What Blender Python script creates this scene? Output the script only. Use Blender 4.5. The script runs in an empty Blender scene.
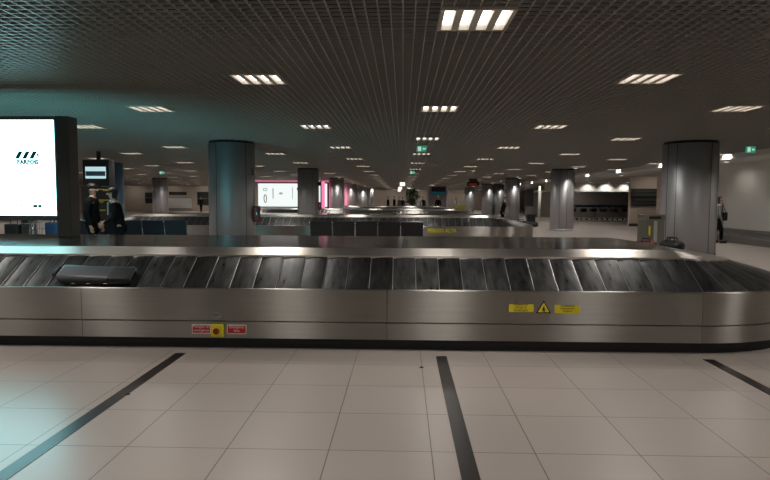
import bpy, bmesh, math, random
from mathutils import Vector, Matrix
random.seed(7)
sc = bpy.context.scene
COL = sc.collection
PI = math.pi

# ------------------------------------------------------------------ camera, world, exposure
CAMH = 1.4637
cd = bpy.data.cameras.new('camera'); cam = bpy.data.objects.new('camera', cd); COL.objects.link(cam)
cd.sensor_width = 36; cd.lens = 589.37 / 770 * 36; cd.clip_start = .05; cd.clip_end = 400
R2 = Vector((0.999528, 0.030442, 0.004099)); D2 = Vector((0.006172, -0.068287, -0.997647)); F2 = Vector((-0.030090, 0.997201, -0.068442))
M = Matrix((R2, -D2, -F2)).transposed().to_4x4(); M.translation = Vector((0, 0, CAMH)); cam.matrix_world = M
sc.camera = cam
w = bpy.data.worlds.new('world'); sc.world = w; w.use_nodes = True
w.node_tree.nodes['Background'].inputs[0].default_value = (.02, .02, .02, 1)
w.node_tree.nodes['Background'].inputs[1].default_value = .3
vs = sc.view_settings
sc.display_settings.display_device = 'sRGB'
vs.view_transform = 'Standard'; vs.look = 'None'; vs.gamma = 1; vs.use_curve_mapping = False; vs.exposure = -0.17
sc.cycles.use_denoising = True
sc.cycles.max_bounces = 8; sc.cycles.glossy_bounces = 4; sc.cycles.sample_clamp_indirect = 4
LAMP = 4.2          # luminance of the ceiling tubes seen from the side
BEAM = 25.0         # power of each louvred luminaire's downward beam
SCREEN = 6.5        # luminance of the big lit billboard
BACK = 4.6
H = 2.964           # height of the open-cell ceiling

# ------------------------------------------------------------------ materials
def mat(name, col, rough=.5, metal=0, emit=None, es=1, aniso=0, rot=0, spec=.5, noise=None, bump=None, coat=0):
    m = bpy.data.materials.new(name); m.use_nodes = True
    nt = m.node_tree; b = nt.nodes['Principled BSDF']
    b.inputs['Base Color'].default_value = (*col, 1); b.inputs['Roughness'].default_value = rough
    b.inputs['Metallic'].default_value = metal; b.inputs['Specular IOR Level'].default_value = spec
    b.inputs['Coat Weight'].default_value = coat
    if emit:
        b.inputs['Emission Color'].default_value = (*emit, 1); b.inputs['Emission Strength'].default_value = es
    if aniso:
        b.inputs['Anisotropic'].default_value = aniso; b.inputs['Anisotropic Rotation'].default_value = rot
        t = nt.nodes.new('ShaderNodeCombineXYZ'); t.inputs[2].default_value = 1.0
        nt.links.new(t.outputs[0], b.inputs['Tangent'])
    if noise:
        sx, sy, sz, amt, ramt = noise
        tc = nt.nodes.new('ShaderNodeTexCoord'); mp = nt.nodes.new('ShaderNodeMapping'); mp.inputs['Scale'].default_value = (sx, sy, sz)
        n = nt.nodes.new('ShaderNodeTexNoise'); n.inputs['Scale'].default_value = 1; n.inputs['Detail'].default_value = 4
        nt.links.new(tc.outputs['Object'], mp.inputs[0]); nt.links.new(mp.outputs[0], n.inputs[0])
        mx = nt.nodes.new('ShaderNodeMapRange'); mx.inputs[1].default_value = .25; mx.inputs[2].default_value = .75
        mx.inputs[3].default_value = 1 - amt; mx.inputs[4].default_value = 1 + amt
        nt.links.new(n.outputs[0], mx.inputs[0])
        vm = nt.nodes.new('ShaderNodeVectorMath'); vm.operation = 'SCALE'; vm.inputs[0].default_value = col
        nt.links.new(mx.outputs[0], vm.inputs['Scale']); nt.links.new(vm.outputs[0], b.inputs['Base Color'])
        r = nt.nodes.new('ShaderNodeMapRange'); r.inputs[1].default_value = .25; r.inputs[2].default_value = .75
        r.inputs[3].default_value = rough - ramt; r.inputs[4].default_value = rough + ramt
        nt.links.new(n.outputs[0], r.inputs[0]); nt.links.new(r.outputs[0], b.inputs['Roughness'])
        if name == 'belt_rubber':      # each plate has its own scuffs; random tone paints in uneven reflections
            oi = nt.nodes.new('ShaderNodeObjectInfo'); mu = nt.nodes.new('ShaderNodeMath'); mu.operation = 'MULTIPLY'; mu.inputs[1].default_value = 37
            nt.links.new(oi.outputs['Random'], mu.inputs[0]); nt.links.new(mu.outputs[0], mp.inputs['Location'])
            ra = nt.nodes.new('ShaderNodeMapRange'); ra.inputs[3].default_value = .55; ra.inputs[4].default_value = 1.5
            m3 = nt.nodes.new('ShaderNodeMath'); m3.operation = 'MULTIPLY'
            nt.links.new(oi.outputs['Random'], ra.inputs[0]); nt.links.new(ra.outputs[0], m3.inputs[0]); nt.links.new(mx.outputs[0], m3.inputs[1])
            nt.links.new(m3.outputs[0], vm.inputs['Scale'])
        if bump:
            bp = nt.nodes.new('ShaderNodeBump'); bp.inputs['Strength'].default_value = bump; bp.inputs['Distance'].default_value = .01
            nt.links.new(n.outputs[0], bp.inputs['Height']); nt.links.new(bp.outputs[0], b.inputs['Normal'])
    return m

def lightmat(name, col, s):
    m = bpy.data.materials.new(name); m.use_nodes = True; nt = m.node_tree
    nt.nodes.remove(nt.nodes['Principled BSDF']); e = nt.nodes.new('ShaderNodeEmission')
    e.inputs[0].default_value = (*col, 1); e.inputs[1].default_value = s
    nt.links.new(e.outputs[0], nt.nodes['Material Output'].inputs[0]); return m

STEEL = mat('brushed_steel', (.40, .38, .345), .375, 1, aniso=1.0, rot=0, noise=(1.2, 1.2, 60, .05, .0))
STRIP = mat('strip_steel', (.62, .57, .51), .36, 1, aniso=.8, rot=0, noise=(1.5, 1.5, 30, .06, .0))
COVER = mat('polished_steel', (.21, .195, .18), .15, 1, noise=(2, 6, 2, .12, .05))
COLST = mat('column_steel', (.46, .465, .485), .52, .6, aniso=.6, rot=0, noise=(4, 4, .4, .06, .0))
BELT = mat('belt_rubber', (.066, .065, .064), .32, .68, noise=(22, 5, 5, .55, .06), spec=.6)
EDGE = mat('belt_edge', (.45, .43, .40), .4, 1)
BLACK = mat('black', (.012, .012, .012), .6)
DARK = mat('dark_metal', (.035, .035, .036), .45, .3)
POST = mat('post_paint', (.055, .052, .048), .5, noise=(3, 3, 3, .15, .05))
WHITE = mat('white_paint', (.62, .60, .56), .7)
WALL = mat('wall_paint', (.55, .54, .51), .8, noise=(.6, .6, .8, .08, .03))
BEIGE = mat('beige_wall', (.50, .41, .34), .8, noise=(.3, .3, .5, .12, .03))
GRID = mat('ceiling_grid', (.34, .32, .285), .45, .35)
PLENUM = mat('plenum_black', (.006, .006, .006), .95)
FRAME = mat('light_frame', (.50, .44, .37), .6)
TUBE = lightmat('lamp_tube', (1, .97, .92), LAMP)
STRIPEM = mat('floor_strip', (.018, .013, .012), .3, spec=.45, noise=(14, 14, 14, .15, .02))
RED = mat('red', (.45, .012, .012), .45); REDD = mat('cabinet_red', (.16, .008, .010), .5)
YEL = mat('yellow', (.75, .62, .02), .5)
WHT = mat('sign_white', (.75, .72, .68), .5)
INK = mat('black_ink', (.01, .01, .01), .5)
GREYL = mat('grey_label', (.32, .33, .29), .6)
NAVY = mat('seat_leather_blue', (.008, .011, .019), .4, spec=.35)
SEATB = mat('seat_leather_black', (.010, .010, .010), .35)
CHROME = mat('chrome', (.6, .6, .6), .2, 1)
SKIN = mat('skin', (.42, .22, .15), .6)
HAIRM = mat('hair', (.012, .009, .008), .6)
CLOTHK = mat('cloth_black', (.007, .007, .008), .9, spec=.1)
CLOTHG = mat('cloth_grey', (.14, .14, .14), .85)
CLOTHW = mat('cloth_pale', (.35, .37, .35), .85)
DENIM = mat('cloth_blue', (.03, .045, .08), .85)
SHOE = mat('shoe_leather', (.015, .013, .012), .5)
BLUE = mat('blue_cladding', (.10, .20, .30), .45)
BLUEP = mat('blue_plastic', (.015, .045, .12), .45)
SHELL = mat('suitcase_shell', (.075, .075, .085), .42)
BAGK = mat('bag_black', (.010, .010, .011), .6)
GREEN = mat('leaf_green', (.03, .09, .02), .6)

def floor_mat():
    m = bpy.data.materials.new('floor_tiles'); m.use_nodes = True; nt = m.node_tree; N = nt.nodes; L = nt.links
    b = N['Principled BSDF']
    tc = N.new('ShaderNodeTexCoord'); sp = N.new('ShaderNodeSeparateXYZ'); L.new(tc.outputs['Object'], sp.inputs[0])
    def mth(op, a, b_=None, c=None):
        n = N.new('ShaderNodeMath'); n.operation = op
        for i, v in enumerate((a, b_, c)):
            if v is None: continue
            if isinstance(v, (int, float)): n.inputs[i].default_value = v
            else: L.new(v, n.inputs[i])
        return n.outputs[0]
    gx = mth('DIVIDE', mth('ADD', sp.outputs[0], 2.225 + 60), .6); gy = mth('DIVIDE', mth('ADD', sp.outputs[1], -5.146 + 60), .6)
    def dist(g):
        f = mth('FRACT', g); return mth('SUBTRACT', .5, mth('ABSOLUTE', mth('SUBTRACT', f, .5)))
    d = mth('MULTIPLY', mth('MINIMUM', dist(gx), dist(gy)), .6)
    g = mth('LESS_THAN', d, .0028)
    cid = N.new('ShaderNodeCombineXYZ'); L.new(mth('FLOOR', gx), cid.inputs[0]); L.new(mth('FLOOR', gy), cid.inputs[1])
    wn = N.new('ShaderNodeTexWhiteNoise'); wn.noise_dimensions = '3D'; L.new(cid.outputs[0], wn.inputs[0])
    ns = N.new('ShaderNodeTexNoise'); ns.inputs['Scale'].default_value = 1.3; ns.inputs['Detail'].default_value = 5; L.new(tc.outputs['Object'], ns.inputs[0])
    v = mth('ADD', mth('MULTIPLY', wn.outputs['Value'], .05), mth('MULTIPLY', ns.outputs[0], .04))
    v = mth('ADD', v, .96)
    base = N.new('ShaderNodeVectorMath'); base.operation = 'SCALE'; base.inputs[0].default_value = (.40, .345, .31); L.new(v, base.inputs['Scale'])
    mx = N.new('ShaderNodeMix'); mx.data_type = 'RGBA'; L.new(g, mx.inputs[0]); L.new(base.outputs[0], mx.inputs[6]); mx.inputs[7].default_value = (.07, .058, .05, 1)
    L.new(mx.outputs[2], b.inputs['Base Color'])
    b.inputs['Roughness'].default_value = .29
    b.inputs['Specular IOR Level'].default_value = .5
    return m
FLOOR = floor_mat()

# ------------------------------------------------------------------ helpers
def link(o, parent=None):
    COL.objects.link(o)
    if parent: o.parent = parent
    return o
def mk(name, bm, m, parent=None, smooth=False, loc=None):
    me = bpy.data.meshes.new(name); bm.to_mesh(me); bm.free()
    for x in (m if isinstance(m, (list, tuple)) else [m]): me.materials.append(x)
    if smooth: me.polygons.foreach_set('use_smooth', [True] * len(me.polygons))
    o = bpy.data.objects.new(name, me)
    if loc: o.location = loc
    return link(o, parent)
def tag(o, label, cat, group=None):
    o['label'] = label; o['category'] = cat
    if group: o['group'] = group
    return o
def thing(name, label, cat, loc=(0, 0, 0), rz=0, group=None):
    o = bpy.data.objects.new(name, None); o.location = loc; o.rotation_euler = (0, 0, rz); o.empty_display_size = .1
    link(o); return tag(o, label, cat, group)
def struct(name, bm, m, smooth=False):
    o = mk(name, bm, m, None, smooth); o['kind'] = 'structure'; return o
def B(): return bmesh.new()
def box(bm, x0, x1, y0, y1, z0, z1, mi=0, bev=0):
    vs_ = [bm.verts.new(p) for p in ((x0, y0, z0), (x1, y0, z0), (x1, y1, z0), (x0, y1, z0), (x0, y0, z1), (x1, y0, z1), (x1, y1, z1), (x0, y1, z1))]
    fs = [bm.faces.new([vs_[i] for i in f]) for f in ((0, 3, 2, 1), (4, 5, 6, 7), (0, 1, 5, 4), (1, 2, 6, 5), (2, 3, 7, 6), (3, 0, 4, 7))]
    for f in fs: f.material_index = mi
    if bev:
        es = list({e for f in fs for e in f.edges})
        bmesh.ops.bevel(bm, geom=es, offset=bev, segments=3, affect='EDGES', profile=.6)
    return bm
def bx(*a, **k): return box(B(), *a, **k)
def cyl(bm, x, y, z0, z1, r, n=32, r2=None, mi=0):
    r2 = r if r2 is None else r2
    a = [bm.verts.new((x + r * math.cos(2 * PI * i / n), y + r * math.sin(2 * PI * i / n), z0)) for i in range(n)]
    b = [bm.verts.new((x + r2 * math.cos(2 * PI * i / n), y + r2 * math.sin(2 * PI * i / n), z1)) for i in range(n)]
    for i in range(n):
        f = bm.faces.new((a[i], a[(i + 1) % n], b[(i + 1) % n], b[i])); f.material_index = mi; f.smooth = True
    bm.faces.new(a[::-1]).material_index = mi; bm.faces.new(b).material_index = mi
    return bm
def tube(bm, p, q, r, n=10, mi=0):
    p, q = Vector(p), Vector(q); d = (q - p); L = d.length; rot = d.to_track_quat('Z', 'Y').to_matrix()
    rings = []
    for z in (0, L):
        rings.append([bm.verts.new(p + rot @ Vector((r * math.cos(2 * PI * i / n), r * math.sin(2 * PI * i / n), z))) for i in range(n)])
    for i in range(n):
        f = bm.faces.new((rings[0][i], rings[0][(i + 1) % n], rings[1][(i + 1) % n], rings[1][i])); f.smooth = True; f.material_index = mi
    bm.faces.new(rings[0][::-1]).material_index = mi; bm.faces.new(rings[1]).material_index = mi
    return bm
def poly(bm, pts, y0, y1, mi=0):
    """extrude an outline given in x,z between two y"""
    a = [bm.verts.new((x, y0, z)) for x, z in pts]; b = [bm.verts.new((x, y1, z)) for x, z in pts]; n = len(pts)
    bm.faces.new(a).material_index = mi; bm.faces.new(b[::-1]).material_index = mi
    for i in range(n): bm.faces.new((a[i], b[i], b[(i + 1) % n], a[(i + 1) % n])).material_index = mi
    bmesh.ops.recalc_face_normals(bm, faces=bm.faces); return bm
def text(name, s, size, loc, m, parent, rot=(PI / 2, 0, 0), align='CENTER', ext=.0006, sx=1, bold=0):
    c = bpy.data.curves.new('t', 'FONT'); c.body = s; c.size = size; c.align_x = align; c.align_y = 'CENTER'; c.extrude = ext; c.resolution_u = 2; c.offset = bold
    t = bpy.data.objects.new('t', c); COL.objects.link(t); bpy.context.view_layer.update()
    me = bpy.data.meshes.new_from_object(t.evaluated_get(bpy.context.evaluated_depsgraph_get()))
    bpy.data.objects.remove(t); me.materials.clear(); me.materials.append(m)
    for v in me.vertices: v.co.x *= sx
    o = bpy.data.objects.new(name, me); o.location = loc; o.rotation_euler = rot
    return link(o, parent)
def copytree(o, parent=None):
    c = o.copy(); COL.objects.link(c)
    if parent: c.parent = parent
    for ch in list(o.children): copytree(ch, c)
    return c

# ------------------------------------------------------------------ room shell
struct('floor', bx(-40, 24, -8, 112, -.1, 0), FLOOR)
# black inlaid floor strips
for i, x in enumerate((-2.10, .366, 2.83)):
    y0 = 5.45
    struct('trim_%d' % (i + 1), bx(x - .05, x + .05, -6, y0, -.002, .0025), STRIPEM)
# where the square luminaires sit (staggered lattice); the open-cell grid is cut around them
POSTS = ((-4.53, 15.55), (7.38, 15.5), (-4.66, 28.95), (7.72, 28.9), (7.68, 41.9), (-4.72, 41.9), (-17.7, 42.6), (7.95, 55.8), (-5, 55.8))
SPOTS = []
for k in range(-10, 5):
    x = .5915 + 2.4 * k
    for r in range(-2, 17):
        y = 5.03 + 4.8 * (r + (0 if k % 2 == 0 else .5))
        if y < -5 or y > 84 or (r < 0 and abs(k) > 3) or (k <= -6 and (y < 12 or y > 69)) or (k < -3 and y < 9): continue
        if any((x - a) ** 2 + (y - b_) ** 2 < 1.2 for a, b_ in POSTS): continue
        SPOTS.append((k, r, x, y))
GX0, GX1, GY0, GY1 = -34.0, 10.5, -7.0, 106.0
def spans(a, b, holes):
    out = []; p = a
    for h0, h1 in sorted(holes):
        if h0 > p: out.append((p, h0))
        p = max(p, h1)
    if p < b: out.append((p, b))
    return out
bm = B()
for i in range(int((GX1 - GX0) / .1) + 1):
    x = max(GX0, GX0 + i * .1 - .009)
    for a, b_ in spans(GY0, GY1, [(y - .29, y + .29) for k, r, lx, y in SPOTS if abs(lx - x) < .297]): box(bm, x - .0045, x + .0045, a, b_, H, H + .024)
y = GY0 + .03
while y < GY1:
    for a, b_ in spans(GX0, GX1, [(lx - .295, lx + .295) for k, r, lx, ly in SPOTS if abs(ly - y) < .292]): box(bm, a, b_, y - .0045, y + .0045, H + .001, H + .023)
    y += .1
struct('ceiling', bm, GRID)
struct('ceiling', bx(-40, 24, -8, 112, H + .55, H + .65), PLENUM)
# plaster ceiling strip along the right wall with its step
bm = B(); box(bm, 10.5, 24, -8, 60, 2.84, 2.90); box(bm, 10.42, 10.52, -8, 60, 2.80, 3.02)
struct('ceiling', bm, WALL)
struct('ceiling', bx(10.52, 24, 60, 112, 2.84, 2.90), WALL)
struct('wall_right', bx(12.1, 12.3, -8, 27.6, 0, 2.84), WALL)
bm = B(); box(bm, 12.02, 12.35, 27.3, 28.4, 0, 2.84)
struct('wall_right', bm, BEIGE)
struct('baseboard_right', bx(11.55, 12.1, -8, 27.2, .0, .22, bev=.02), mat('bumper', (.14, .13, .12), .5))
struct('trim_4', bx(12.02, 12.1, -8, 27.2, .34, .46), mat('bumper_rail', (.2, .19, .175), .45, .4))
struct('wall_back', bx(-40, 24, -8.2, -8, 0, 3.5), BEIGE)
struct('wall_left', bx(-34.2, -34, -8, 112, 0, 3.5), BEIGE)
struct('wall_far', bx(-7.2, 24, 90, 90.3, 0, 3.5), BEIGE)
struct('wall_far_left', bx(-34, -7, 70, 70.3, 0, 3.5), BEIGE)
struct('wall_far_left_side', bx(-7.2, -7, 70.3, 104, 0, 3.5), BEIGE)
# right rear: facing wall with boards, dark recess with a pale header
struct('wall_right_rear', bx(12.9, 15.6, 34, 34.25, 0, 2.84), BEIGE)
struct('trim_5', bx(12.88, 15.6, 33.9, 34.0, .0, .16), mat('dark_base', (.06, .055, .05), .6))
bm = B(); box(bm, 11.0, 22, 46, 46.3, 2.15, 2.84); box(bm, 11.0, 22, 46.3, 52, 2.15, 2.25)
struct('wall_header', bm, WALL)
struct('wall_recess', bx(11.0, 22, 52, 52.2, 0, 2.2), mat('recess_grey', (.28, .25, .235), .8))
struct('wall_right_end', bx(22, 22.2, 28, 104, 0, 3.0), BEIGE)
struct('wall_right_return', bx(12.3, 22.2, 28.0, 28.2, 0, 2.9), BEIGE)

# ------------------------------------------------------------------ ceiling lights (staggered lattice)
def lamp_proto(simple):
    r = bpy.data.objects.new('ceiling_light', None); link(r)
    bm = B()
    W, D = .30, .295
    xs = [-.225, -.075, .075, .225]; hw = .044
    z0, z1 = -.012, .05
    box(bm, -W, W, -D, -D + .03, z0, z1); box(bm, -W, W, D - .03, D, z0, z1)
    edges = [-W] + [v for x in xs for v in (x - hw, x + hw)] + [W]
    for k in range(0, len(edges), 2): box(bm, edges[k], edges[k + 1], -D + .03, D - .03, z0, z1)
    box(bm, -W, W, -D, D, z1, z1 + .01)
    mk('light_frame', bm, FRAME, r)
    if simple:
        bm = B()
        for x in xs: box(bm, x - hw + .004, x + hw - .004, -D + .03, D - .03, .034, .05)
        mk('light_diffuser', bm, TUBE, r)
    else:
        for x in xs: mk('lamp_tube', bx(-hw + .004, hw - .004, -D + .03, D - .03, .034, .05), TUBE, r, loc=(x, 0, 0))
    ld = bpy.data.lights.new('lamp', 'AREA'); ld.shape = 'RECTANGLE'; ld.size = .54; ld.size_y = .5; ld.energy = BEAM; ld.spread = math.radians(140); ld.color = (1, .955, .90)
    l = bpy.data.objects.new('lamp', ld); l.location = (0, 0, -.014); link(l, r)
    return r
ORD = ['nearest', 'second', 'third', 'fourth', 'fifth', 'sixth', 'seventh', 'eighth', 'ninth', 'tenth', 'eleventh', 'twelfth', 'thirteenth', 'fourteenth', 'fifteenth', 'sixteenth', 'seventeenth', 'eighteenth', 'nineteenth', 'twentieth']
LINES = {0: 'over the hall middle', 1: 'just right of the middle', 2: 'short of the right columns', 3: 'over the right columns', 4: 'beside the plaster strip',
         -1: 'just left of the middle', -2: 'short of the left columns', -3: 'beyond the left columns', -4: 'in fourth line towards the left wall', -5: 'in fifth line towards the left wall',
         -6: 'in sixth line towards the left wall', -7: 'in seventh line towards the left wall', -8: 'in eighth line towards the left wall', -9: 'in ninth line towards the left wall', -10: 'in tenth line towards the left wall'}
pn, pf = lamp_proto(False), lamp_proto(True)
used = {True: False, False: False}
for k, r, x, y in SPOTS:
    o = copytree(pf if y > 22 else pn)
    o.location = (x, y, H - .004)
    if y > 0: lab = 'square ceiling light, %s away %s' % (ORD[min(r, 19)], LINES[k])
    else: lab = 'square ceiling light %s behind the viewer %s' % ('one row' if r == -1 else 'two rows', LINES[k])
    tag(o, lab, 'ceiling light', 'square four-tube lights in the grid ceiling')
for p in (pn, pf):
    for c in list(p.children): bpy.data.objects.remove(c)
    bpy.data.objects.remove(p)

# ------------------------------------------------------------------ carousels
SX0, SX1 = -9.0, 2.85
def stations(R, x0=SX0, x1=SX1, narc=28):
    """path as list of (cx, nx, ny, kind)"""
    pass
def pt(st, r, z, yc):
    rx = r
    if r < 1.3 and st[1]:       # the island tapers to a blunt cone at its ends
        t = max(0, min(1, (r - 1.02) / .205)); rx = .12 + t * .80 + max(0, r - 1.225); z -= .07 * t * abs(st[1])
    return Vector((st[0] + rx * st[1], yc + r * st[2], z))
def fstation(x): return (x, 0.0, -1.0)
def arc_r(th): return (SX1, math.sin(th), -math.cos(th))
def bstation(x): return (x, 0.0, 1.0)
def arc_l(th): return (SX0, -math.sin(th), math.cos(th))
def full_path(x0=None, nseg=28):
    P = [fstation(SX0 + (SX1 - SX0) * i / 12) for i in range(12)]
    P += [arc_r(PI * i / nseg) for i in range(nseg)]
    P += [bstation(SX1 + (SX0 - SX1) * i / 12) for i in range(12)]
    P += [arc_l(PI * i / nseg) for i in range(nseg)]
    return P
def sweep(sts, prof, yc, closed=False, bm=None, smooth=False, mi=0):
    bm = bm or B()
    if smooth and len(prof) > 2:
        for j in range(len(prof) - 1): sweep(sts, prof[j:j + 2], yc, closed, bm, True, mi)
        return bm
    rows = [[bm.verts.new(pt(s, r, z, yc)) for r, z in prof] for s in sts]
    n = len(rows)
    for i in range(n if closed else n - 1):
        a, b = rows[i], rows[(i + 1) % n]
        for j in range(len(prof) - 1):
            f = bm.faces.new((a[j], b[j], b[j + 1], a[j + 1])); f.smooth = smooth; f.material_index = mi
    return bm
RO = 1.70
PANEL = [(RO - .02, .275), (RO, .283), (RO, .588), (RO - .004, .596), (RO - .028, .598), (RO - .03, .575)]
KICK = [(RO - .035, .110), (RO - .002, .110), (RO - .002, .270), (RO - .03, .272)]
RIMI, STI, STO = 1.225, 1.215, 1.02
ZB0, ZB1, ZC = .578, .858, .945
def seg_stations(kind, a, b, n):
    if kind == 'f': return [fstation(a + (b - a) * i / n) for i in range(n + 1)]
    if kind == 'r': return [arc_r(a + (b - a) * i / n) for i in range(n + 1)]
    if kind == 'b': return [bstation(a + (b - a) * i / n) for i in range(n + 1)]
    return [arc_l(a + (b - a) * i / n) for i in range(n + 1)]
PITCH = .228
def plate_verts(bm, pts_a, pts_b, lift=.013, lipm=1, flip=False):
    """plate between two radial lines (outer, inner points); bowed, higher on the b side where it overlaps its neighbour"""
    K = 6; rows = []
    for j in range(K + 1):
        t = j / K
        row = []
        for i in range(5):
            s = i / 4
            pa = pts_a[0].lerp(pts_a[1], s); pb = pts_b[0].lerp(pts_b[1], s)
            p = pa.lerp(pb, t * 1.06)
            p = p + Vector((0, 0, .002 + lift * t + .006 * math.sin(PI * t)))
            row.append(bm.verts.new(p))
        rows.append(row)
    for j in range(K):
        for i in range(4):
            f = bm.faces.new((rows[j][i], rows[j + 1][i], rows[j + 1][i + 1], rows[j][i + 1])); f.smooth = True
    # pale steel lip painting in the edge highlight + its thickness
    last = rows[-1]
    e1 = [bm.verts.new(v.co + (v.co - rows[-2][i].co).normalized() * .005 + Vector((0, 0, -.001))) for i, v in enumerate(last)]
    e2 = [bm.verts.new(v.co + Vector((0, 0, -.016))) for v in e1]
    for i in range(4):
        f = bm.faces.new((last[i], e1[i], e1[i + 1], last[i + 1])); f.material_index = lipm
        f = bm.faces.new((e1[i], e2[i], e2[i + 1], e1[i + 1])); f.material_index = 0
    return bm

def carousel(yc, label, near=False, group=None):
    root = thing('baggage_carousel', label, 'baggage carousel', (0, yc, 0), 0, group)
    fp = full_path()
    bm = sweep(fp, [(RO - .07, 0), (RO - .07, .112), (RO - .3, .112)], 0, True)
    mk('plinth', bm, BLACK, root)
    cuts = [-9.0, -6.14, -3.14, -.148, 2.85]
    segs = [('f', cuts[i], cuts[i + 1], 1) for i in range(4)] + [('r', 0, PI / 2, 14), ('r', PI / 2, PI, 14), ('b', 2.85, -3.1, 1), ('b', -3.1, -9, 1), ('l', 0, PI, 20)]
    if not near: segs = [('f', -9, -.148, 1), ('f', -.148, 2.85, 1), ('r', 0, PI, 20), ('b', 2.85, -9, 1), ('l', 0, PI, 16)]
    for kd, a, b, n in segs:
        g = .0025 if kd == 'f' else 0
        s = seg_stations(kd, a + g, b - g, n)
        mk('side_panel', sweep(s, PANEL, 0, smooth=kd in 'rl'), STEEL, root)
        mk('kick_panel', sweep(s, KICK, 0, smooth=kd in 'rl'), STEEL, root)
    mk('support_frame', sweep(fp, [(RO - .045, .05), (RO - .045, .57)], 0, True), BLACK, root)
    # inner skirt and island cover
    mk('inner_skirt', sweep(fp, [(RIMI + .015, ZB1 - .02), (RIMI + .012, ZB1 + .024), (STI - .01, ZB1 + .030), (STO + .012, ZC - .006), (STO, ZC)], 0, True, smooth=False), STRIP, root)
    bm = B()
    cutsx = [-9, -6, -3, 0, 2.85]
    for i in range(4):
        a, b = cutsx[i] + .003, cutsx[i + 1] - .003
        vs_ = [bm.verts.new(p) for p in ((a, -STO, ZC), (b, -STO, ZC), (b, STO, ZC), (a, STO, ZC))]; bm.faces.new(vs_)
    for c, sg in ((SX1, 1), (SX0, -1)):
        arc = [bm.verts.new((c + sg * .12 * math.sin(PI * i / 28), -STO * math.cos(PI * i / 28), ZC)) for i in range(29)]
        bm.faces.new(arc if sg > 0 else arc[::-1])
    mk('island_cover', bm, COVER, root)
    mk('belt_bed', sweep(fp, [(RO - .03, ZB0 - .03), (RIMI, ZB1 - .03)], 0, True), BLACK, root)
    ro, ri = RO - .03, RIMI
    po = lambda s: (pt(s, ro, ZB0, 0), pt(s, ri, ZB1, 0))
    dth = PITCH / ((ro + ri) / 2 + .15); na = int(round(PI / dth)); dth = PI / na
    ns = int(round((SX1 - SX0) / PITCH)); dx = (SX1 - SX0) / ns
    if near:
        bm = plate_verts(B(), po(fstation(0)), po(fstation(dx)))
        p0 = mk('belt_plate', bm, [BELT, EDGE], root); p0.location.x = SX0
        for i in range(1, ns):
            o = p0.copy(); o.location.x = SX0 + i * dx; COL.objects.link(o); o.parent = root
        for i in range(na): mk('belt_plate', plate_verts(B(), po(arc_r(i * dth)), po(arc_r((i + 1) * dth))), [BELT, EDGE], root)
        bm = B()
    else:
        bm = B()
        for i in range(ns): plate_verts(bm, po(fstation(SX0 + i * dx)), po(fstation(SX0 + i * dx + dx)))
        for i in range(na): plate_verts(bm, po(arc_r(i * dth)), po(arc_r((i + 1) * dth)))
    for i in range(ns): plate_verts(bm, po(bstation(SX1 - i * dx)), po(bstation(SX1 - i * dx - dx)))
    for i in range(na): plate_verts(bm, po(arc_l(i * dth)), po(arc_l((i + 1) * dth)))
    o = mk('belt_plate', bm, [BELT, EDGE], root); o['kind'] = 'stuff'
    return root
YC = 7.32
car = carousel(YC, 'long stainless steel baggage carousel in front, with red and yellow warning signs on its side', True, 'steel baggage carousels')
c2 = carousel(YC + 13.6, 'second steel baggage carousel, behind the row of black seats, yellow lettering on its side', False, 'steel baggage carousels')
c3 = carousel(YC + 27.2, 'third steel baggage carousel, seen small behind the second one', False, 'steel baggage carousels')
c4 = carousel(YC + 40.8, 'farthest steel baggage carousel, a thin pale line in front of the distant people', False, 'steel baggage carousels')

# signs on the near carousel (front face at local y = -RO)
FY = -RO - .001
def sign(name, x0, x1, z0, z1, m, lab, th=.003, yy=FY, par=car, border=None):
    o = mk(name, bx(x0, x1, yy - th, yy, z0, z1), m, par); o['label'] = lab; return o
s = sign('warning_sign', -2.050, -1.865, .150, .243, WHT, 'red and white emergency stop sign')
mk('red_field', bx(-2.042, -1.873, FY - .0045, FY - .003, .160, .233), RED, s)
text('lettering', 'Paragem de\nemergência', .034, (-1.957, FY - .0050, .203), WHT, s, sx=.95)
s = sign('warning_sign', -1.705, -1.515, .150, .243, WHT, 'red and white emergency stop sign')
mk('red_field', bx(-1.697, -1.523, FY - .0045, FY - .003, .160, .233), RED, s)
text('lettering', 'Emergency\nStop', .034, (-1.610, FY - .0050, .203), WHT, s, sx=.95)
s = sign('emergency_stop', -1.855, -1.735, .130, .246, YEL, 'yellow emergency stop box with a red push button', th=.03)
bm = B(); tube(bm, (-1.795, FY - .03, .188), (-1.795, FY - .055, .188), .020, 20); tube(bm, (-1.795, FY - .05, .188), (-1.795, FY - .066, .188), .030, 24)
mk('push_button', bm, mat('dark_red', (.22, .01, .01), .4), s)
s = sign('number_label', -1.850, -1.765, .315, .355, GREYL, 'small grey number label')
text('lettering', '0447', .034, (-1.8075, FY - .0036, .335), INK, s)
s = sign('warning_sign', 1.020, 1.255, .395, .470, YEL, 'yellow warning sign in black lettering')
text('lettering', 'ATENÇÃO\nPerigo de\nEntalamento', .025, (1.1375, FY - .0036, .440), INK, s, sx=1.1)
s = sign('warning_sign', 1.455, 1.695, .385, .465, YEL, 'yellow warning sign in black lettering')
text('lettering', 'WARNING\nEntrapment\nHazard', .025, (1.575, FY - .0036, .433), INK, s, sx=1.1)
bm = poly(B(), [(1.277, .385), (1.423, .385), (1.350, .510)], FY - .003, FY)
s = mk('warning_triangle', bm, INK, car); s['label'] = 'yellow triangle with a black figure'
mk('yellow_field', poly(B(), [(1.295, .396), (1.405, .396), (1.350, .490)], FY - .0045, FY - .003), YEL, s)
bm = B(); box(bm, 1.345, 1.355, FY - .006, FY - .0045, .410, .455); box(bm, 1.333, 1.367, FY - .006, FY - .0045, .424, .432)
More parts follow.
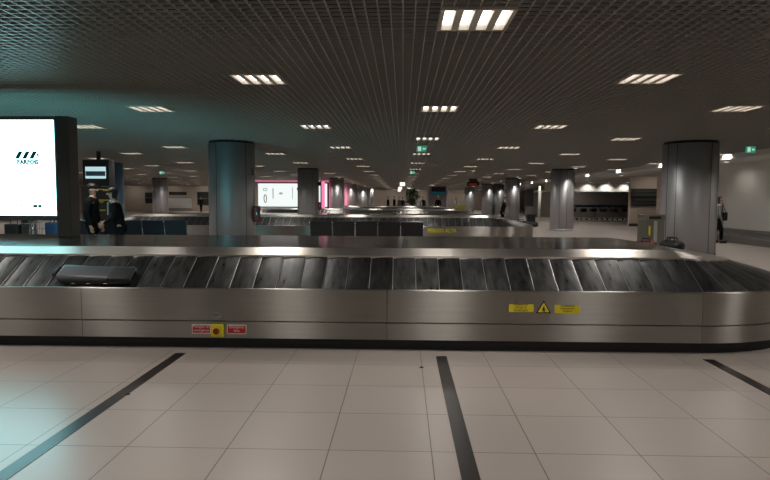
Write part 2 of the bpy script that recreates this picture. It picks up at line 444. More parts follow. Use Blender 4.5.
poly(bm, [(1.335, .402), (1.343, .402), (1.352, .425), (1.347, .427)], FY - .006, FY - .0045); poly(bm, [(1.365, .402), (1.357, .402), (1.348, .425), (1.353, .427)], FY - .006, FY - .0045)
mk('pictogram', bm, INK, s)
t = text('lettering', 'PERIGO ALTA', .17, (1.28, FY - .003, .455), mat('yellow_letters', (.95, .85, .01), .5), c2, sx=.9, bold=.006); t['label'] = 'yellow lettering'

# ------------------------------------------------------------------ billboard on the island of the near carousel
BY = 7.9
bb = thing('advertising_billboard', 'large lit white advertising billboard standing on the near carousel, dark frame', 'billboard', (-5.9, BY, ZC))
bx0, bx1 = -8.95 + 5.9, -4.455 + 5.9   # local x
zt = 2.555 - ZC
mk('post', bx(bx1 - .185, bx1, -.11, .11, 0, zt, bev=.008), POST, bb)
mk('post', bx(bx0, bx0 + .215, -.11, .11, 0, zt, bev=.008), POST, bb)
bm = B(); zb = 1.185 - ZC
box(bm, bx0 + .215, bx1 - .215, -.10, .10, zt - .05, zt); box(bm, bx0 + .215, bx1 - .215, -.10, .10, zb - .02, zb + .045)
box(bm, bx1 - .205, bx1 - .18, -.095, .095, zb, zt - .03); box(bm, bx0 + .215, bx0 + .28, -.095, .095, zb, zt - .03)
mk('frame', bm, mat('frame_metal', (.13, .135, .13), .4, .6), bb)
SCR = lightmat('screen_white', (.42, .93, 1.0), SCREEN)
SCB = lightmat('screen_cyan', (.22, .85, .95), BACK)
s = mk('screen', bx(bx0 + .28, bx1 - .205, -.08, -.06, zb + .045, zt - .05), SCR, bb); s['label'] = 'glowing white panel'
s2 = mk('screen', bx(bx0 + .28, bx1 - .205, .06, .08, zb + .045, zt - .05), SCB, bb); s2['label'] = 'cyan panel on the back'
bm = B()
TEAL = mat('logo_teal', (.03, .12, .12), .5)
for i in range(3):
    x = -5.215 + 5.9 + i * .098
    z = 1.990 - ZC
    poly(bm, [(x, z), (x + .058, z), (x + .112, z + .10), (x + .056, z + .10)], -.084, -.08)
mk('logo', bm, TEAL, s)
poly_b = poly(B(), [(-5.215 + 5.9 + .305, 2.03 - ZC), (-5.215 + 5.9 + .335, 2.005 - ZC), (-5.215 + 5.9 + .325, 2.06 - ZC), (-5.215 + 5.9 + .30, 2.07 - ZC)], -.084, -.08)
mk('logo', poly_b, mat('logo_grey', (.3, .36, .36), .5), s)
text('lettering', 'PARFOIS', .078, (-5.04 + 5.9, -.082, 1.945 - ZC), mat('logo_text', (.10, .13, .13), .5), s, bold=.005)
bm = B(); box(bm, -4.99 + 5.9, -4.93 + 5.9, -.084, -.08, 1.335 - ZC, 1.375 - ZC); box(bm, -4.92 + 5.9, -4.87 + 5.9, -.084, -.08, 1.335 - ZC, 1.375 - ZC)
mk('small_mark', bm, mat('mark_teal', (.15, .3, .3), .5), s)
mk('small_mark', bx(-5.16 + 5.9, -5.14 + 5.9, -.084, -.08, 1.35 - ZC, 1.37 - ZC), mat('mark_grey', (.4, .45, .45), .5), s)

# ------------------------------------------------------------------ columns
def column(x, y, label, R=.58, m=COLST, seams=(0,), group='round steel-clad columns', spot=None):
    c = thing('steel_column', label, 'column', (x, y, 0), 0, group)
    bm = cyl(B(), 0, 0, .10, H - .06, R, 64)
    mk('cladding', bm, m, c)
    mk('shadow_gap', cyl(B(), 0, 0, H - .06, H + .5, R - .03, 48), BLACK, c)  # black neck painting in the shadow line under the ceiling
    mk('base_ring', cyl(B(), 0, 0, 0, .10, R + .008, 48), COLST, c)
    for a in seams:
        an = math.radians(a); px, py = (R + .001) * math.sin(an), -(R + .001) * math.cos(an)
        o = mk('seam', bx(-.006, .006, -.003, .003, .1, H - .06), BLACK, c, loc=(px, py, 0)); o.rotation_euler.z = an
    return c
XL, XR = -4.53, 7.70
A = column(XL, 15.55, 'thick steel column behind the carousel with a red hose cabinet and cyan sheen', .60, seams=(-24, 52, 128, -100))
Bc = column(7.38, 15.5, 'thickest grey steel column, near the pale right wall', .66, seams=(-75, -52, 20, 47, 120))
C = column(-4.66, 28.95, 'grey steel column in front of the lit white advertising panel', .52, seams=(-60, 30))
D = column(7.72, 28.9, 'steel column with two pale seams standing alone before the bright floor', .55, seams=(-28, 8))
column(7.68, 41.9, 'steel column with a bright spot, next beyond the lone one', .54, seams=(-30, 60))
column(7.95, 55.8, 'slim pale column next to the red display', .56, seams=(-30,))
column(7.7, 69, 'faint farther column left of the red display', .56, seams=())
column(9.0, 55.9, 'pale column half hidden behind the spotlit column', .5, seams=())
column(-4.72, 41.9, 'steel column glowing pink on its left side', .54, seams=(40,))
column(-5.0, 55.8, 'pinkish column, second in the pink-lit row', .54, seams=(10,))
column(-4.75, 69, 'third column of the pink-lit row', .54, seams=())
column(-4.7, 82, 'fourth and thinnest column of the pink-lit row', .54, seams=())
column(-17.7, 42.6, 'dark grey column far off above the left seats', .54, seams=(-20, 20))
# spot fixtures that light some columns
def downlight(x, y, z, label, lamp=None, r=.075, es=22, group='small round downlights', col=(1, .95, .86)):
    o = thing('downlight', label, 'downlight', (x, y, z), 0, group)
    mk('trim_ring', cyl(B(), 0, 0, -.012, .03, r + .03, 24), WHT, o)
    mk('lens', cyl(B(), 0, 0, -.016, -.011, r, 24), DL, o)
    if lamp:
        ld = bpy.data.lights.new('lamp', 'SPOT'); ld.energy = lamp[0]; ld.spot_size = math.radians(lamp[1]); ld.spot_blend = .8; ld.color = col; ld.shadow_soft_size = .05
        l = bpy.data.objects.new('lamp', ld); l.location = (0, 0, -.05); link(l, o)
        tgt = Vector(lamp[2]) - Vector((x, y, z)); l.rotation_euler = tgt.to_track_quat('-Z', 'Y').to_euler()
    return o
DL = lightmat('downlight_lens', (1, .93, .82), 2.2)
for cx, cy, nm, R, e in ((7.72, 28.9, 'the lone right column', .55, 120), (7.68, 41.9, 'the spotlit right column', .54, 170), (7.95, 55.8, 'the slim pale column', .56, 170), (9.0, 55.9, 'the half hidden pale column', .5, 120),
                      (7.7, 69, 'the faint farther column', .56, 160), (-4.72, 41.9, 'the first pink-lit column', .54, 120), (-5.0, 55.8, 'the second pink-lit column', .54, 160), (-4.75, 69, 'the third pink-lit column', .54, 180)):
    downlight(cx + .30, cy - 1.05, H - .004, 'small round downlight in front of ' + nm, (e * .45, 60, (cx + .15, cy - R, 1.7)))
# downlights in the plaster ceiling
for x, y, nm, e in ((11.35, 21.2, 'above the person at the wall', 24), (11.6, 26.3, 'before the end of the right wall', 20), (12.0, 33.0, 'before the wall with two dark boards', 60), (12.3, 39.9, 'second beyond the wall end', 40),
                 (12.6, 45.4, 'first over the trolley recess', 70), (14.2, 45.4, 'second over the trolley recess', 70), (15.6, 45.4, 'third over the trolley recess', 90), (17.0, 45.4, 'fourth over the trolley recess', 70), (11.7, 14.5, 'nearest over the right wall', 30)):
    tg = (x, 46, 1.9) if y > 45 else (x, y, 0)
    downlight(x, y, 2.838, 'small round downlight in the plaster strip, ' + nm, (e, 165 if y < 30 else 110, tg))
for x, y, nm in ((3.6, 30.5, 'near the red display'), (7.4, 38.5, 'above the dark figure'), (7.9, 48, 'beyond the spotlit column'), (-14.5, 30, 'over the far left carousel'), (-22, 60, 'over the poster'), (-26.2, 58, 'left of the poster'), (-29, 52, 'above the left boards'), (-31, 62, 'in the far left corner'), (-20.5, 64, 'left of the departure board')):
    downlight(x, y, H - .006, 'added wall-brightening downlight ' + nm, (120, 120, (x, y, 0)) if x < -15 else None)

for i in range(7):  # row of lamps added to brighten the far end wall
    x = -5.0 + i * 3.6
    nm = ['at the foot of the pink-lit row', 'second along the far end wall', 'third along the far end wall', 'fourth along the far end wall', 'fifth along the far end wall', 'sixth along the far end wall', 'last along the far end wall'][i]
    downlight(x, 87.5, H - .006, 'added wall-brightening downlight ' + nm, (60, 150, (x, 89.5, .5)), es=1)
for i, x in enumerate((-32, -27.5, -23.5, -19, -15, -11)):  # lamps added so the far left wall is not too dark
    nm = ['first', 'second', 'third', 'fourth', 'fifth', 'sixth'][i]
    downlight(x, 68.0, H - .006, 'added downlight brightening the far left wall, %s from its left end' % nm, (45, 140, (x, 69.9, .8)))
downlight(14.0, 32.6, 2.838, 'added fill downlight right above the two dark boards', (30, 140, (14, 34, .8)))  # extra lamp added to lift the rear wall with the boards
downlight(14.5, 49.5, 2.14, 'added fill downlight inside the trolley recess', (50, 150, (14.5, 51, .5)))  # lamp added to brighten the inside of the recess
# ------------------------------------------------------------------ red cabinets and signs on columns
def hose(x, y, z, w, h, label):
    o = thing('fire_cabinet', label, 'fire cabinet', (x, y, z))
    mk('cabinet', bx(-w / 2, w / 2, -.1, .1, 0, h, bev=.01), REDD, o)
    mk('door', bx(-w / 2 + .02, w / 2 - .02, -.112, -.1, .03, h - .03), mat('red_dark', (.25, .01, .01), .4), o)
    mk('handle', bx(w / 2 - .06, w / 2 - .04, -.125, -.112, h * .45, h * .6), CHROME, o)
hose(-3.86, 15.5, .86, .14, .42, 'red fire hose cabinet on the side of the thick steel column')
hose(-4.06, 28.7, .95, .13, .38, 'small red fire cabinet beside the column before the lit panel')
tag(mk('fire_sign', bx(-3.93, -3.84, 15.2, 15.215, 2.08, 2.25), REDD), 'small red fire sign high on the thick steel column', 'sign')
tag(mk('security_camera', bx(-4.14, -3.98, 28.5, 28.75, 2.12, 2.3, bev=.02), DARK), 'small dark camera box on the column before the lit panel', 'camera')

# ------------------------------------------------------------------ hanging exit signs and displays
EX = lightmat('exit_green', (.04, .42, .24), .6); EXW = lightmat('exit_white', (.7, 1, .85), .7)
def exitsign(x, y, z, label, w=.27, h=.16):
    o = thing('exit_sign', label, 'exit sign', (x, y, z), 0, 'green exit signs')
    mk('housing', bx(-w / 2, w / 2, -.02, .02, -h / 2, h / 2), EX, o)
    bm = B(); box(bm, -w * .38, -w * .05, -.024, -.02, -h * .36, h * .36)
    poly(bm, [(w * .08, 0), (w * .24, h * .25), (w * .24, -h * .25)], -.024, -.02); box(bm, w * .24, w * .4, -.024, -.02, -h * .1, h * .1)
    mk('pictogram', bm, EXW, o)
    bm = B()
    for sx in (-w * .35, w * .35): box(bm, sx - .004, sx + .004, -.004, .004, h / 2, H - z)
    mk('hanger', bm, DARK, o)
exitsign(.50, 16.2, 2.845, 'green running-man exit sign hanging above the middle of the hall, nearest one')
exitsign(.47, 30, 2.83, 'green exit sign farther down the middle of the hall')
exitsign(9.18, 16, 2.82, 'green exit sign hanging beside the thickest column near the right wall', .24, .17)
exitsign(-12.35, 30, 2.79, 'green exit sign far off above the left seats')
for i, (x, y) in enumerate(((-.05, 46), (-.3, 62), (-.5, 78))):
    z = H - .3
    o = thing('hanging_lamp', ['round pale lamp hanging beyond the farther exit sign', 'second pale lamp in the hanging line', 'farthest pale lamp, just above the green plant'][i], 'lamp', (x, y, z), 0, 'round hanging lamps')
    mk('lamp_globe', cyl(B(), 0, 0, -.14, .14, .2, 16), lightmat('globe', (1, .95, .85), 1.4), o); mk('stem', cyl(B(), 0, 0, .14, .3, .02, 8), DARK, o)

o = thing('information_display', 'small black display with red lettering hanging beyond the second carousel', 'display', (4.94, 42, 2.45))
mk('housing', bx(-.42, .42, -.06, .06, 0, .30, bev=.01), BLACK, o)
REDL = lightmat('red_led', (1, .05, .03), .3)
bm = B()
for k in range(7): box(bm, -.30 + k * .09, -.25 + k * .09, -.064, -.06, .09, .16)
mk('lettering', bm, REDL, o); mk('hanger', bx(-.3, .3, -.01, .01, .30, H - 2.45), DARK, o)

# left monitor with departure board under it
o = thing('flight_monitor', 'black framed flight monitor with a bright screen above a dark board with yellow lines', 'monitor', (-9.72, 18.5, 0))
mk('cabinet', bx(-.42, .42, -.05, .35, 1.86, 2.68, bev=.02), BLACK, o)
mk('screen', bx(-.32, .33, -.07, -.05, 2.09, 2.46), lightmat('monitor_glow', (.55, .80, .85), 1.0), o)
bm = B(); box(bm, -.31, .32, -.074, -.07, 2.17, 2.32); 
mk('screen_image', bm, mat('screen_band', (.12, .2, .3), .5), o)
mk('board', bx(-.50, .50, 0, .30, .60, 1.84, bev=.01), DARK, o)
bm = B()
for z, a, b in ((1.74, -.1, .42), (1.70, .2, .40), (1.40, -.25, .42), (1.34, -.22, .20), (1.08, -.1, .25)):
    x = a
    while x < b:
        l = random.uniform(.03, .09); box(bm, x, min(x + l, b), -.004, 0, z, z + .022); x += l + .02
mk('text_line', bm, lightmat('amber', (.75, .65, .08), .35), o)
mk('leg', bx(-.45, -.39, .1, .2, 0, .62), DARK, o); mk('leg', bx(.39, .45, .1, .2, 0, .62), DARK, o); mk('post', bx(-.05, .05, .12, .2, 1.8, 2.96), DARK, o)
o = thing('blue_pillar', 'blue-clad pillar with a greenish vertical marking behind the flight monitor', 'pillar', (-12.3, 24.8, 0))
mk('cladding', cyl(B(), 0, 0, 0, H + .3, .40, 40), BLUE, o)
bm = B()
for k in range(9):
    z = 2.55 - k * .065
    for xx in (-.05, .07): box(bm, xx - .035, xx + .035, -.412, -.398, z - .04, z)
mk('marking', bm, mat('green_letters', (.14, .25, .06), .5), o)

# ------------------------------------------------------------------ seats
def bench(x0, n, y, label, m, W=.505):
    o = thing('seat_row', label, 'seat row', (x0, y, 0), 0, 'rows of linked waiting seats')
    for i in range(n):
        bm = B()
        # back: reclined slab, lower edge nearer the viewer is not: seats face away from camera
        pr = [(.0, .44), (-.10, .97), (-.07, .985), (-.03, .975), (.05, .46)]
        g = .012
        a = [bm.verts.new((i * W + g, yy, z)) for yy, z in pr]; b = [bm.verts.new((i * W + W - g, yy, z)) for yy, z in pr]
        bm.faces.new(a); bm.faces.new(b[::-1])
        for k in range(5): bm.faces.new((a[k], b[k], b[(k + 1) % 5], a[(k + 1) % 5]))
        bmesh.ops.recalc_face_normals(bm, faces=bm.faces); bmesh.ops.bevel(bm, geom=list(bm.edges), offset=.006, segments=2, affect='EDGES')
        mk('backrest', bm, m, o)
        mk('seat', bx(i * W + g, i * W + W - g, .02, .48, .38, .45, bev=.02), m, o)
    for i in range(n + 1):
        bm = B(); tube(bm, (i * W, .02, .34), (i * W, -.085, .96), .006, 8); mk('back_rail', bm, CHROME, o)
        bm = B(); tube(bm, (i * W, 0, .40), (i * W, 0, .62), .012); tube(bm, (i * W, 0, .62), (i * W, .40, .62), .014); tube(bm, (i * W, .4, .62), (i * W, .4, .40), .012)
        mk('armrest', bm, CHROME, o)
    mk('beam', bx(0, n * W, .18, .26, .31, .37), CHROME, o)
    for x in (W * .5, n * W - W * .5):
        bm = B(); tube(bm, (x, .22, 0.03), (x, .22, .32), .025); tube(bm, (x, -.08, .02), (x, .52, .02), .02); mk('leg', bm, CHROME, o)
    return o
bench(-2.07, 5, 13.1, 'row of five black linked seats seen from behind, at the middle of the carousel', SEATB)
bench(-7.36, 5, 13.1, 'row of dark blue linked seats seen from behind, beside the two standing people', NAVY)

# ------------------------------------------------------------------ things behind the carousel, left
def wheelie(x, y, z, w, d, h, m, label, rz=0, name='suitcase'):
    o = thing(name, label, 'suitcase', (x, y, z), rz)
    bm = bx(-w / 2, w / 2, -d / 2, d / 2, .04, h, bev=.04); mk('shell', bm, m, o, True)
    bm = B()
    for k in range(4): box(bm, -w / 2 + w * (k + .8) / 5 - .008, -w / 2 + w * (k + .8) / 5 + .008, -d / 2 - .006, -d / 2 + .004, .10, h - .07)
    mk('rib', bm, m, o)
    bm = B(); tube(bm, (-w * .25, 0, h - .01), (-w * .25, 0, h + .10), .008); tube(bm, (w * .25, 0, h - .01), (w * .25, 0, h + .10), .008); tube(bm, (-w * .25, 0, h + .10), (w * .25, 0, h + .10), .012)
    mk('handle', bm, DARK, o)
    for sx in (-1, 1):
        for sy in (-1, 1):
            bm = B(); tube(bm, (sx * w * .36 - .01, sy * d * .3, .025), (sx * w * .36 + .01, sy * d * .3, .025), .025, 12); mk('wheel', bm, BLACK, o)
    return o
def bin_(x, y, w, d, h, label, m=CHROME):
    o = thing('litter_bin', label, 'litter bin', (x, y, 0))
    mk('body', bx(-w / 2, w / 2, -d / 2, d / 2, .04, h - .12, bev=.02), m, o, False)
    mk('lid', bx(-w / 2 - .01, w / 2 + .01, -d / 2 - .01, d / 2 + .01, h - .12, h, bev=.02), m, o)
    mk('opening', bx(-w * .3, w * .3, -d / 2 - .014, -d / 2 - .008, h - .09, h - .03), BLACK, o)
    mk('base', bx(-w / 2 + .02, w / 2 - .02, -d / 2 + .02, d / 2 - .02, 0, .04), BLACK, o)
    return o
BINS = mat('bin_steel', (.5, .52, .53), .25, 1)
bin_(-8.78, 13.6, .20, .3, .98, 'slim silver bin seen under the lit billboard', BINS)
wheelie(-9.15, 13.6, 0, .34, .25, .86, BAGK, 'black upright suitcase beside the slim silver bin')
wheelie(-7.95, 13.2, 0, .30, .26, .92, BLUEP, 'blue upright suitcase near the billboard post')
o = thing('luggage_trolley', 'empty wire luggage trolley between the silver bin and the blue suitcase', 'luggage trolley', (-8.38, 13.5, 0))
bm = B()
for k in range(8): tube(bm, (-.24 + k * .068, .0, .45), (-.24 + k * .068, 0, .92), .006, 6)
for z in (.45, .6, .75, .92): tube(bm, (-.26, 0, z), (.26, 0, z), .009, 6)
mk('basket', bm, mat('trolley_grey', (.35, .35, .34), .4, .7), o)
bm = B(); tube(bm, (-.26, 0, .1), (-.26, 0, 1.02), .016); tube(bm, (.26, 0, .1), (.26, 0, 1.02), .016); tube(bm, (-.26, .7, .1), (-.26, 0, .1), .016); tube(bm, (.26, .7, .1), (.26, 0, .1), .016); tube(bm, (-.26, .7, .1), (.26, .7, .1), .016)
mk('frame', bm, CHROME, o)
mk('handle', tube(B(), (-.27, 0, 1.02), (.27, 0, 1.02), .022), BLACK, o)
for p in ((-.26, .05), (.26, .05), (0, .66)): mk('wheel', tube(B(), (p[0] - .015, p[1], .055), (p[0] + .015, p[1], .055), .055, 14), BLACK, o)
# right
o = bin_(5.40, 13.0, .42, .40, 1.16, 'brushed steel litter bin beside the thickest column, painted highlight on its front', mat('bin_brushed', (.30, .29, .25), .4, 1))
mk('front_highlight', bx(-.02, .05, -.212, -.2, .1, 1.03), mat('highlight_paint', (.6, .62, .58), .35, .6), o)  # pale strip standing in for the bright vertical reflection on the steel
mk('sticker', bx(-.13, -.09, -.206, -.2, .72, .92), YEL, o)
def duffel(x, y, z, L, r, m, label, rz, name='travel_bag'):
    o = thing(name, label, 'bag', (x, y, z), rz)
    bm = B(); rows = []
    for i in range(9):
        t = i / 8; k = (1 - (2 * t - 1) ** 6) * .25 + .75
        rows.append([bm.verts.new((-L / 2 + L * t, r * k * math.cos(a * PI / 6) * 1.1, r * k * (math.sin(a * PI / 6) if math.sin(a * PI / 6) > -.7 else -.7) + r * .7)) for a in range(12)])
    for i in range(8):
        for a in range(12): bm.faces.new((rows[i][a], rows[i + 1][a], rows[i + 1][(a + 1) % 12], rows[i][(a + 1) % 12]))
    bm.faces.new(rows[0]); bm.faces.new(rows[-1][::-1]); bmesh.ops.recalc_face_normals(bm, faces=bm.faces)
    mk('body', bm, m, o, True)
    bm = B()
    for s in (-1, 1):
        pts = [(-L * .2, s * r * .7, r * 1.4), (-L * .16, s * r * .3, r * 2.1), (L * .16, s * r * .3, r * 2.1), (L * .2, s * r * .7, r * 1.4)]
        for k in range(3): tube(bm, pts[k], pts[k + 1], .011, 6)
    mk('handle', bm, BLACK, o)
    mk('zip', bx(-L * .4, L * .4, -.006, .006, r * 1.68, r * 1.71), CHROME, o)
    return o
duffel(3.52, 8.62, .77, .28, .07, mat('bag_red', (.12, .008, .010), .6), 'dark red travel bag lying on the far side of the near carousel', -.45)
duffel(3.80, 8.42, .765, .30, .085, BAGK, 'black travel bag next to the red one on the far side of the carousel', -.9)

for x, y, lb in ((.17, 5.06, 'tiny dark scrap on the tiles left of the middle floor strip'), (-2.05, 4.25, 'tiny dark scrap on the tiles beside the left floor strip')):
    bm = poly(B(), [(-.018, 0), (.01, -.006), (.022, .002), (.004, .008)], 0, .012)
    o = mk('litter_scrap', bm, BLACK, None, loc=(x, y, .001)); o.rotation_euler = (math.radians(8), 0, .4); tag(o, lb, 'litter')

# suitcase on the near belt
o = thing('suitcase', 'dark grey suitcase lying flat on the front belt at the left', 'suitcase', (-3.03, 5.745, .667))
o.rotation_euler = (math.radians(31), 0, math.radians(-.8))
bm = bx(-.37, .37, -.10, .10, .036, .108, bev=.028)
for v in bm.verts:
    if v.co.x > .05: v.co.z -= .11 * (v.co.x - .05) * (1 if v.co.z > .08 else 0)
    if v.co.x < -.3: v.co.z -= .1 * (-.3 - v.co.x)
mk('shell', bm, SHELL, o, True)
mk('lower_shell', bx(-.345, .355, -.096, .10, .0, .042, bev=.015), BAGK, o, True)
mk('zip', bx(-.35, .36, -.102, -.096, .036, .044), BLACK, o)
mk('front_pocket', bx(.14, .365, -.108, .09, .03, .085, bev=.018), BAGK, o, True)
for x in (-.20, -.05, .12): mk('buckle', bx(x - .018, x + .018, -.104, -.094, .012, .024), CHROME, o)
bm = B(); tube(bm, (-.37, -.05, .09), (-.40, -.05, .085), .012); tube(bm, (-.37, .05, .09), (-.40, .05, .085), .012); tube(bm, (-.40, -.06, .085), (-.40, .06, .085), .016)
mk('handle', bm, BLACK, o)
for y in (-.07, .07): mk('wheel', tube(B(), (.35, y - .012, .024), (.35, y + .012, .024), .022, 12), BLACK, o)

# ------------------------------------------------------------------ people
def skin_mesh(name, nodes, edges, m, parent, sub=2, root=0):
    """nodes: [(x,y,z,r)], edges between them"""
    me = bpy.data.meshes.new(name); me.from_pydata([n[:3] for n in nodes], edges, [])
    o = bpy.data.objects.new(name, me); COL.objects.link(o)
    sm = o.modifiers.new('s', 'SKIN'); sm.use_smooth_shade = True
    for i, n in enumerate(nodes):
        v = me.skin_vertices[0].data[i]; v.radius = (n[3], n[4] if len(n) > 4 else n[3]); v.use_root = (i == root)
    sb = o.modifiers.new('b', 'SUBSURF'); sb.levels = sub; sb.render_levels = sub
    bpy.context.view_layer.update()
    m2 = bpy.data.meshes.new_from_object(o.evaluated_get(bpy.context.evaluated_depsgraph_get()))
    bpy.data.objects.remove(o); m2.materials.clear(); m2.materials.append(m)
    m2.polygons.foreach_set('use_smooth', [True] * len(m2.polygons))
    r = bpy.data.objects.new(name, m2); COL.objects.link(r); r.parent = parent
    return r
def person(x, y, rz, h, label, top, legs, step=.10, armL=None, armR=None, hair_len=.0, lean=0, detail=True, female=False, z=0, group=None):
    """figure facing -Y before rotation"""
    k = h / 1.72
    p = thing('person', label, 'person', (x, y, z), rz, group)
    S = lambda *a: tuple(v * k for v in a)
    N = []; Ed = []
    def add(*a): N.append(S(*a)); return len(N) - 1
    def con(a, b): Ed.append((a, b))
    sw = .185 if female else .205
    pel = add(0, 0, .93, .135, .10)
    waist = add(0, -.0 - lean * .1, 1.08, .12, .09); con(pel, waist)
    chest = add(0, -.0 - lean * .3, 1.27, .145, .10); con(waist, chest)
    neckb = add(0, -lean * .42, 1.43, .075, .065); con(chest, neckb)
    neck = add(0, -lean * .5 - .01, 1.50, .052); con(neckb, neck)
    hd = add(0, -lean * .55 - .015, 1.58, .070, .082); con(neck, hd)
    hd2 = add(0, -lean * .58 - .01, 1.655, .072, .088); con(hd, hd2)
    legsn = {}
    for s, st in ((-1, step), (1, -step)):
        hip = add(s * .09, 0, .86, .088); con(pel, hip)
        kn = add(s * .10, -st * .6 - .015, .48, .058); con(hip, kn)
        an = add(s * .10, -st + .02, .09, .038); con(kn, an)
        toe = add(s * .12, -st - .12, .035, .034); con(an, toe); legsn[s] = (hip, kn, an, toe)
    arms = {}
    for s, pose in ((-1, armR), (1, armL)):
        sh = add(s * sw * .82, -lean * .36, 1.385, .058); con(neckb, sh)
        e, wv = pose or ((s * (sw + .05), .02, 1.10), (s * (sw + .06), -.06, .86))
        el = add(*e, .042); con(sh, el); wr = add(*wv, .027); con(el, wr)
        d = (Vector(wv) - Vector(e)).normalized(); pm = Vector(wv) + d * .055
        palm = add(*pm, .034, .02); con(wr, palm); arms[s] = (sh, el, wr, palm)
        if detail:
            side = d.cross(Vector((s, 0, 0))); side = side.normalized() if side.length > .1 else Vector((0, 1, 0))
            for f, (o_, L) in enumerate(((-.027, .062), (-.009, .075), (.009, .070), (.026, .055))):
                a = pm + d * .035 + side * o_; i1 = add(*a, .0095); con(palm, i1)
                b = a + d * L * .5 - Vector((s, 0, 0)) * .008; i2 = add(*b, .0085); con(i1, i2)
                c = b + d * L * .4 - Vector((s, 0, 0)) * .022; i3 = add(*c, .007); con(i2, i3)
            a = pm - d * .01 - side * .034; i1 = add(*a, .011); con(palm, i1)
            b = a + d * .035 - side * .018; i2 = add(*b, .009); con(i1, i2)
    body = skin_mesh('body', N, Ed, SKIN, p, 2)
    hz = (0, -lean * .57 - .012, 1.625)
    if detail:
        bm = B(); poly(bm, [(-.014, 0), (.014, 0), (0, .05)], 0, .03)
        for v in bm.verts: v.co = Vector((v.co.x * k, (hz[1] - .112 + v.co.y * .9 + (0.012 if v.co.z > .01 else 0)) * k, (v.co.z + 1.595) * k))
        mk('nose', bm, SKIN, body)
        for s in (-1, 1):
            bm = B(); bmesh.ops.create_uvsphere(bm, u_segments=8, v_segments=6, radius=.011 * k); mk('eye', bm, HAIRM, body, True, loc=S(s * .028, hz[1] - .092, 1.632))
            bm = B(); bmesh.ops.create_uvsphere(bm, u_segments=8, v_segments=6, radius=.026 * k); bmesh.ops.scale(bm, vec=(.4, .8, 1.2), verts=bm.verts); mk('ear', bm, SKIN, body, True, loc=S(s * .078, hz[1] + .012, 1.61))
        mk('mouth', bx(-.022 * k, .022 * k, -.004, .004, -.004, .004), mat('lip', (.25, .07, .06), .5), body, loc=S(0, hz[1] - .088, 1.567))
    # hair cap
    bm = B(); bmesh.ops.create_uvsphere(bm, u_segments=20, v_segments=14, radius=.112 * k)
    bmesh.ops.scale(bm, vec=(.86, 1.0, 1.0), verts=bm.verts)
    dl = [v for v in bm.verts if (v.co.z < (.01 if v.co.y > 0 else .035) * k and hair_len == 0) or (hair_len > 0 and v.co.y < -.02 * k and v.co.z < .04 * k)]
    bmesh.ops.delete(bm, geom=dl, context='VERTS')
    if hair_len:
        for v in bm.verts:
            if v.co.z < 0: v.co.z *= 1 + hair_len * 9
    mk('hair', bm, HAIRM, p, True, loc=S(0, hz[1] + .012, 1.655))
    g = lambda i, dr: (*N[i][:3], N[i][3] + dr, (N[i][4] if len(N[i]) > 4 else N[i][3]) + dr)
    # top
    T = [g(pel, .022), g(waist, .034), g(chest, .034), (*N[neckb][:3], .085 * k, .078 * k)]; E2 = [(0, 1), (1, 2), (2, 3)]
    low = (N[pel][0], N[pel][1], N[pel][2] - .07 * k, .15 * k, .115 * k); T.append(low); E2.append((0, 4))
    for s in (-1, 1):
        sh, el, wr, pm_ = arms[s]; b0 = len(T)
        T += [g(sh, .024), g(el, .021), g(wr, .018)]; E2 += [(3, b0), (b0, b0 + 1), (b0 + 1, b0 + 2)]
    skin_mesh('jacket', T, E2, top, p, 2)
    T = [(N[pel][0], N[pel][1], N[pel][2] + .03 * k, .13 * k, .10 * k)]; E2 = []
    for s in (-1, 1):
        hip, kn, an, toe = legsn[s]; b0 = len(T)
        T += [g(hip, .018), g(kn, .018), (N[an][0], N[an][1], N[an][2] + .01 * k, .058 * k)]; E2 += [(0, b0), (b0, b0 + 1), (b0 + 1, b0 + 2)]
    skin_mesh('trousers', T, E2, legs, p, 2)
    for s in (-1, 1):
        an, toe = legsn[s][2], legsn[s][3]
        bm = bx(N[an][0] - .048 * k, N[an][0] + .048 * k, N[toe][1] - .05 * k, N[an][1] + .06 * k, 0, .095 * k, bev=.03 * k); mk('shoe', bm, SHOE, p, True)
    return p
pr = person(11.0, 20.9, math.radians(75), 1.58, 'person in grey top and dark trousers standing by the right wall', CLOTHG, CLOTHK, step=.12, female=True, hair_len=.10)
o = thing('shoulder_bag', 'dark shoulder bag hanging behind the person at the right wall', 'bag', (11.2, 20.9, .78)); o.rotation_euler = (0, 0, math.radians(80))
mk('body', bx(-.15, .15, -.06, .07, 0, .30, bev=.04), BAGK, o, True)
bm = B(); tube(bm, (-.12, 0, .27), (-.05, .1, .62), .012); tube(bm, (.12, 0, .27), (-.05, .1, .62), .012); mk('strap', bm, BAGK, o)
person(-6.72, 12.58, math.radians(95), 1.75, 'person in a dark jacket standing beside the billboard post', CLOTHK, CLOTHK)
pl = person(-5.98, 12.3, math.radians(-70), 1.66, 'person in black with a pale scarf leaning towards the other', CLOTHK, CLOTHK, armR=((-.24, -.08, 1.12), (-.08, -.32, 1.00)), armL=((.24, -.08, 1.12), (.08, -.32, .96)), lean=.25, female=True, hair_len=.06)
bm = B()
for i in range(16):
    a0, a1 = 2 * PI * i / 16, 2 * PI * (i + 1) / 16
    tube(bm, (.07 * math.cos(a0), -.115 + .07 * math.sin(a0), 1.40), (.07 * math.cos(a1), -.115 + .07 * math.sin(a1), 1.40), .03, 8)
box(bm, 0, .08, -.24, -.215, 1.12, 1.38)
o = mk('scarf', bm, CLOTHW, pl); o['label'] = 'pale scarf'
